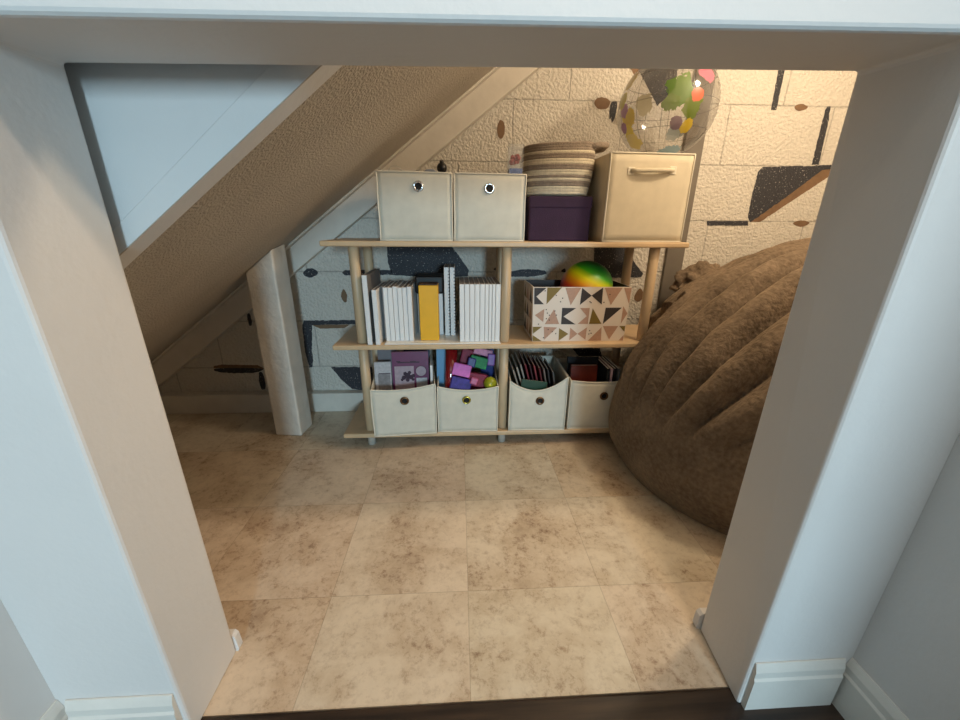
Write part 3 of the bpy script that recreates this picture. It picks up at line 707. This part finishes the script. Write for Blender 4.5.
# grey cloth filling the box, ball on top
bm = bmesh.new(); box(bm, -.145, .145, .01, .175, .005, .082)
o = new_obj('folded_cloth', bm, mat('grey_cloth', rgb(120, 118, 120), .9, var=.1, scale=40), None, False, (PBX, PBY, ZM)); bevel(o, .012, 3); tag(o, 'grey folded cloth under the rainbow ball in the triangle-printed box', 'cloth')
def rainbow():
    m = bpy.data.materials.new('rainbow_vinyl'); m.use_nodes = True; nt = m.node_tree; L = nt.links.new; N = nt.nodes.new; b = nt.nodes['Principled BSDF']
    tc = N('ShaderNodeTexCoord'); d = N('ShaderNodeVectorMath'); d.operation = 'DOT_PRODUCT'; d.inputs[1].default_value = Vector((.42, -.1, .9)).normalized()
    L(tc.outputs['Object'], d.inputs[0]); mr = N('ShaderNodeMapRange'); mr.inputs[1].default_value = -.093; mr.inputs[2].default_value = .093; L(d.outputs['Value'], mr.inputs[0])
    r = N('ShaderNodeValToRGB'); e = r.color_ramp.elements
    e[0].position = 0; e[0].color = rgb(60, 50, 150); e[1].position = 1; e[1].color = rgb(0, 60, 30)
    for p, c in ((.2, (170, 30, 60)), (.42, (220, 60, 20)), (.56, (235, 150, 10)), (.68, (225, 215, 10)), (.80, (60, 170, 20)), (.9, (0, 120, 40))):
        q = e.new(p); q.color = rgb(*c)
    L(mr.outputs[0], r.inputs['Fac']); L(r.outputs['Color'], b.inputs['Base Color']); b.inputs['Roughness'].default_value = .38
    return m
bm = bmesh.new(); sphere(bm, (0, 0, 0), .093, 40, 28)
tag(new_obj('ball', bm, rainbow(), None, True, (.461, 1.388, ZM + .082 + .0935)), 'green, yellow and orange rainbow ball sitting in the triangle-printed box', 'ball')
bm = bmesh.new(); sphere(bm, (0, 0, 0), .046, 28, 20)
tag(new_obj('ball', bm, mat('grey_vinyl', rgb(176, 168, 164), .5), None, True, (.322, 1.40, ZM + .082 + .0465)), 'small pale grey ball left of the rainbow ball in the printed box', 'ball')

# ------------------------------------------------------------------ contents of the bottom bins
ZB = ZT[0] + .0048
def cover_book(name, label, cat, x, y, z, w, h, t, m, lean=0, rz=0, bits=(), yrot=0):
    """book standing with its front cover to the viewer; bits = (part name, polygon in cover coordinates, material)"""
    b = thing(name, label, cat, (x, y, z)); b.rotation_euler = (-lean, yrot, rz)
    bm = bmesh.new(); box(bm, -w/2, w/2, 0, .001, 0, h); box(bm, -w/2, w/2, t - .001, t, 0, h); box(bm, -w/2, -w/2 + .001, .001, t - .001, 0, h)
    new_obj('cover', bm, m, b)
    bm = bmesh.new(); box(bm, -w/2 + .001, w/2 - .002, .0012, t - .0012, .001, h - .001); new_obj('pages', bm, paper, b)
    for nm, pls, mm in bits:
        bm = bmesh.new()
        for pl in pls: prism(bm, pl, -.0006, .0004)
        new_obj(nm, bm, mm, b)
    return b
def circ(cx, cz, r, n=24): return [(cx + r*math.cos(2*math.pi*k/n), cz + r*math.sin(2*math.pi*k/n)) for k in range(n)]
def rect(x0, x1, z0, z1): return [(x0, z0), (x1, z0), (x1, z1), (x0, z1)]
plum = mat('plum_cover', rgb(112, 44, 84), .4, var=.06, scale=30)
plumdk = mat('dark_plum_print', rgb(58, 16, 40), .5)
pinkgrey = mat('pinkish_grey_print', rgb(176, 152, 158), .5, var=.12, scale=90)
palegrey = mat('pale_grey_print', rgb(190, 184, 184), .5, var=.15, scale=120)
rnd = random.Random(3)
blob = [circ(.0, .172, .012, 7), circ(-.013, .165, .009, 6), circ(.013, .166, .010, 5), circ(-.008, .180, .008, 5), circ(.008, .184, .007, 5), circ(.022, .172, .007, 6), circ(-.02, .157, .006, 5), circ(.0, .156, .008, 6), circ(.02, .157, .006, 5)]
blob = [[(p[0] - .012, p[1] + .022) for p in b] for b in blob]
cover_book('activity_book', 'plum activity book with a pinkish picture panel in the leftmost bottom bin', 'book', -.182, 1.315, ZB, .132, .284, .012, plum, .10, math.radians(3),
  [('title_band', [rect(-.046, .034, .242, .247), rect(-.05, -.035, .2465, .25), rect(.0, .02, .2465, .2495)], plumdk),
   ('picture_panel', [rect(-.058, .012, .12, .230)], pinkgrey), ('round_badge', [circ(.038, .210, .0195)], pinkgrey),
   ('lower_panel', [rect(.02, .06, .12, .184)], palegrey)])
ab = bpy.data.objects['activity_book']
bm = bmesh.new()
for pl in blob: prism(bm, pl, -.0012, -.0005)
new_obj('letters', bm, plumdk, [c for c in ab.children if c.name.startswith('picture_panel')][0])
bm = bmesh.new(); tube(bm, [(.038 + .0195*math.cos(2*math.pi*k/24), -.0008,   .210 + .0195*math.sin(2*math.pi*k/24)) for k in range(24)], .0009, 6, closed=True)
new_obj('rim', bm, plumdk, [c for c in ab.children if c.name.startswith('round_badge')][0])
cover_book('picture_folder', 'pale plastic-sleeved booklet left of the plum activity book', 'folder', -.281, 1.31, ZB, .058, .25, .008, palegrey, .06, math.radians(4),
  [('printed_box', [rect(-.018, .026, .12, .206)], mat('grey_print', rgb(140, 134, 134), .35, var=.2, scale=70)), ('printed_line', [rect(-.015, .027, .206, .2085)], plumdk)])
cover_book('picture_folder', 'taller grey folder behind the pale sleeved booklet', 'folder', -.272, 1.352, ZB, .068, .288, .008, mat('grey_folder', rgb(120, 112, 114), .5, var=.1, scale=40), .10, math.radians(3))
cover_book('notebook', 'dark blue notebook behind the plum activity book', 'book', -.165, 1.385, ZB, .098, .288, .012, mat('navy_cover', rgb(30, 40, 62), .5), .08, math.radians(2))
book('white-edged slim book right of the plum activity book', -.1085, 1.300, ZB, .009, .245, .12, white, paper, rz=math.radians(4))

def block_(label, x, y, z, sx, sy, sz, m, ry=0, dots_=True, name='toy_block'):
    t = thing(name, label, 'toy', (x, y, z)); t.rotation_euler = (math.radians(-14), ry, 0)
    bm = bmesh.new(); box(bm, -sx/2, sx/2, 0, sy, 0, sz); bevel(new_obj('body', bm, m, t), .004, 3)
    if dots_:
        for u in (-.25, .25):
            for v in (.3, .7):
                bm = bmesh.new(); prism(bm, circ(u*sx, v*sz, min(sx, sz)*.12, 12), -.003, .001); new_obj('stud', bm, m, t)
    return t
pink = mat('pink_plastic', rgb(206, 110, 190), .6, var=.15, scale=60); green = mat('green_plastic', rgb(30, 128, 74), .6, var=.25, scale=60)
indigo = mat('indigo_plastic', rgb(58, 44, 132), .6, var=.35, scale=60); crim = mat('crimson_plastic', rgb(134, 26, 56), .6, var=.3, scale=50); lpink = mat('light_pink_plastic', rgb(206, 140, 170), .6, var=.2, scale=70)
block_('crimson toy brick block at the bottom of the toy pile', .028, 1.30, ZB + .016, .12, .06, .136, crim, 0, False)
block_('indigo toy block low in the toy pile', -.004, 1.278, ZB + .153, .075, .05, .048, indigo, .25)
block_('pink studded toy block in the middle of the toy pile', .0, 1.290, ZB + .205, .066, .05, .045, pink, .25)
block_('green glossy toy block near the top of the toy pile', .062, 1.318, ZB + .226, .066, .05, .042, green, .28)
block_('dark red toy block between the green block and the yellow-green ball', .058, 1.295, ZB + .160, .07, .05, .05, crim, .2)
block_('light pink toy block topmost under the middle shelf', .082, 1.34, ZB + .266, .07, .04, .026, lpink, .25)
block_('crimson toy block behind the pink block', .02, 1.345, ZB + .228, .05, .03, .06, crim, .25)
block_('small navy toy brick between the pink and green blocks', .038, 1.312, ZB + .232, .03, .03, .034, mat('navy_plastic', rgb(34, 44, 110), .45), .25)
block_('small violet toy brick right of the green block', .112, 1.322, ZB + .232, .028, .03, .044, mat('violet_plastic', rgb(120, 70, 150), .45, var=.2, scale=60), .1)
block_('small rose toy brick above the indigo block', .045, 1.279, ZB + .176, .026, .024, .026, mat('rose_plastic', rgb(186, 90, 130), .45, var=.2, scale=60), .35)
cover_book('folder', 'light blue folder at the left side of the toy bin', 'folder', -.062, 1.33, ZB, .05, .292, .006, mat('light_blue_folder', rgb(110, 160, 196), .35), .06)
bm = bmesh.new(); tube(bm, [(0, 0, 0), (.012, .012, .16), (.022, .022, .295)], [.014, .018, .022], 16)
tag(new_obj('roll', bm, mat('glossy_red_wrap', rgb(128, 12, 22), .12, coat=.8), None, True, (-.052, 1.301, ZB + .002)), 'glossy red wrapped roll standing in the toy bin beside the blue folder', 'roll')
cover_book('folder', 'dark blue folder at the right rear of the toy bin', 'folder', .105, 1.385, ZB, .05, .29, .006, mat('dark_blue_folder', rgb(30, 50, 120), .35), .05)
bt = thing('toy_ball', 'yellow-green toy ball with a dimple at the right rim of the toy bin', 'toy', (.108, 1.292, ZB))
bm = bmesh.new(); sphere(bm, (0, 0, .176), .024, 24, 16); new_obj('ball', bm, mat('yellow_green_plastic', rgb(150, 150, 30), .3, var=.25, scale=60), bt, True)
bm = bmesh.new(); sphere(bm, (-.003, -.022, .178), .005, 12, 8); new_obj('stalk', bm, mat('bright_yellow', rgb(220, 210, 60), .3), bt)
bm = bmesh.new(); lathe(bm, [(.012, 0), (.012, .154)], 14); new_obj('stem', bm, green, bt)
# clear zip bag around blocks: left rim visible
# leaning folders in the third bin
cols = [(150, 140, 128), (176, 166, 152), (160, 150, 140), (110, 30, 40), (60, 24, 30), (150, 60, 64), (92, 26, 30), (120, 104, 96), (56, 50, 50), (90, 84, 80)]
nms = ['pale cream', 'off-white', 'pale grey', 'dark red', 'maroon', 'light red', 'deep red', 'taupe', 'charcoal', 'grey']
for k, c in enumerate(cols):
    x = .262 + k*.0125
    book('%s booklet, %s of the leaning stack in the bin right of the centre post' % (nms[k], ordn[k]), x, 1.30 + .006*(k % 3), ZB + .001, .0055, .252 - .006*abs(k - 3), .16, mat('booklet_%d' % k, rgb(*c), .5, var=.12, scale=40), paper, 'leaning booklets in the sagging bin', tilt=math.radians(-18 + k*.9), name='booklet')
cover_book('folder', 'dark green folder at the front of the leaning booklets', 'folder', .247, 1.281, ZB + .008, .095, .178, .006, mat('dark_green_folder', rgb(22, 58, 34), .4), .04, 0, (), math.radians(8))
# dark books in the fourth bin
cover_book('book', 'dark red and orange picture book in the bin behind the bean bag', 'book', .468, 1.315, ZB, .1, .225, .014, mat('dark_red_cover', rgb(112, 40, 26), .4, var=.25, scale=30), .10)
cover_book('book', 'black-covered book behind the dark red picture book', 'book', .48, 1.37, ZB, .12, .24, .014, mat('black_cover', rgb(24, 24, 30), .5), .10)
for k, (x, c, nme) in enumerate(((.540, (30, 34, 40), 'black'), (.553, (176, 150, 160), 'pale pink'), (.566, (26, 30, 36), 'charcoal'), (.579, (90, 100, 108), 'slate'))):
    book('%s upright book spine at the right of the bin behind the bean bag' % nme, x, 1.295, ZB, .0095, .225, .15, mat('upright_%d' % k, rgb(*c), .5), paper)

# ------------------------------------------------------------------ bean bag
def beanbag():
    m = bpy.data.materials.new('brown_plush'); m.use_nodes = True; nt = m.node_tree; L = nt.links.new; N = nt.nodes.new; b = nt.nodes['Principled BSDF']
    tc = N('ShaderNodeTexCoord'); n1 = N('ShaderNodeTexNoise'); n1.inputs['Scale'].default_value = 90; n1.inputs['Detail'].default_value = 6; L(tc.outputs['Object'], n1.inputs['Vector'])
    n2 = N('ShaderNodeTexNoise'); n2.inputs['Scale'].default_value = 9; n2.inputs['Detail'].default_value = 5; L(tc.outputs['Object'], n2.inputs['Vector'])
    r = N('ShaderNodeValToRGB'); r.color_ramp.elements[0].position = .3; r.color_ramp.elements[1].position = .72; r.color_ramp.elements[0].color = rgb(80, 68, 56); r.color_ramp.elements[1].color = rgb(146, 127, 107)
    ad = N('ShaderNodeMath'); ad.operation = 'MULTIPLY_ADD'; L(n1.outputs['Fac'], ad.inputs[0]); ad.inputs[1].default_value = .5; 
    h_ = N('ShaderNodeMath'); h_.operation = 'MULTIPLY'; L(n2.outputs['Fac'], h_.inputs[0]); h_.inputs[1].default_value = .5; L(h_.outputs[0], ad.inputs[2])
    L(ad.outputs[0], r.inputs['Fac']); L(r.outputs['Color'], b.inputs['Base Color'])
    b.inputs['Roughness'].default_value = .95; b.inputs['Sheen Weight'].default_value = .35; b.inputs['Sheen Roughness'].default_value = .5; b.inputs['Specular IOR Level'].default_value = .1
    b.inputs['Sheen Tint'].default_value = rgb(200, 176, 146)
    bp = N('ShaderNodeBump'); bp.inputs['Strength'].default_value = .7; bp.inputs['Distance'].default_value = .008; L(n1.outputs['Fac'], bp.inputs['Height']); L(bp.outputs['Normal'], b.inputs['Normal'])
    root = thing('bean_bag', 'large brown plush bean bag slumped against the block wall beside the shelf', 'bean bag', (1.03, 1.105, 0))
    NU, NV = 420, 200
    POLE = Vector((.85, .10, .95)); CEN = Vector((0, 0, .30)); ax = (POLE - CEN).normalized()
    e1 = ax.cross(Vector((0, 1, 0))).normalized(); e2 = ax.cross(e1)
    bm = bmesh.new(); g = []
    Rb, H, n = .51, .74, 2.4
    for j in range(NV + 1):
        t = j/NV
        ring = []
        for i in range(NU):
            a = 2*math.pi*i/NU
            # profile: rounded base, widest low, domed top
            th = t*math.pi*.5
            if t < .16:
                s = t/.16; rr = Rb*(.90 + .10*math.sin(s*math.pi/2)); z = .15*s**1.15
            else:
                s = (t - .16)/.84; ph = s*math.pi/2; rr = Rb*max(0, math.cos(ph))**(2/n); z = .15 + (H - .15)*math.sin(ph)**(2/n)
            p = Vector((rr*math.cos(a), rr*math.sin(a)*.96, z))
            p.x += .20*(z/H)**2*1.0                       # leans towards the right
            p.y += .06*(z/H)**2
            ring.append(p)
        g.append(ring)
    def fold(p):
        d = (p - POLE); az = math.atan2(d.dot(e2), d.dot(e1)); rad = d.length
        q = az*24 + 2.4*noise.noise(p*2.0) + .8
        s = math.sin(q); ridge = 1 - abs(s)**.55                # sharp valleys, round ridges
        ridge = abs(math.sin(q*.5))**.6
        wz = min(1, max(0, (p.z - .20)/.20)); wz = wz*wz*(3 - 2*wz)
        small = noise.noise(Vector((az*9, rad*2.2, 3.1)))*.35
        return wz*((.066 + .05*noise.noise(p*2.7))*(ridge - .62) + .02*small) + (.010*noise.noise(p*5) + .005*noise.noise(p*16) - .006*wz*abs(noise.noise(Vector((az*16, rad*5, 2.2)))))*min(1, p.z/.05)
    V = []
    for j in range(NV + 1):
        row = []
        for i in range(NU):
            p = g[j][i]
            jj0, jj1 = max(0, j-1), min(NV, j+1)
            tu = g[j][(i+1) % NU] - g[j][i-1]; tv = g[jj1][i] - g[jj0][i]; nn = tu.cross(tv)
            nn = nn.normalized() if nn.length > 1e-9 else Vector((0, 0, 1))
            q = p + nn*fold(p); q.z = max(q.z, .0015)
            lim = YW - .046 - 1.105
            if q.y > lim: q.y = lim + .1*(0) - .002*(1)
            wx, wy = q.x + 1.03, q.y + 1.105          # pressed against the shelf's front and end
            if wx < .757 and wy > 1.244 and q.z < .745:
                if .757 - wx < wy - 1.244: q.x = .757 - 1.03
                else: q.y = 1.244 - 1.105
            row.append(bm.verts.new(q))
        V.append(row)
    for j in range(NV):
        for i in range(NU):
            bm.faces.new((V[j][i], V[j][(i+1) % NU], V[j+1][(i+1) % NU], V[j+1][i])).smooth = True
    bm.faces.new(V[0][::-1])
    bm.faces.new(V[NV])
    new_obj('cover', bm, m, root)
    # bunched fabric at the back
    bm = bmesh.new()
    bmesh.ops.create_icosphere(bm, subdivisions=5, radius=1)
    for v in bm.verts:
        d = v.co.normalized(); k = 1 + .35*noise.noise(d*2.3) + .18*abs(noise.noise(d*6))
        v.co = Vector((d.x*.095*k - .10, d.y*.055*k + .34, d.z*.07*k + .58))
    for f in bm.faces: f.smooth = True
    new_obj('gathered_cloth', bm, m, root)
beanbag()
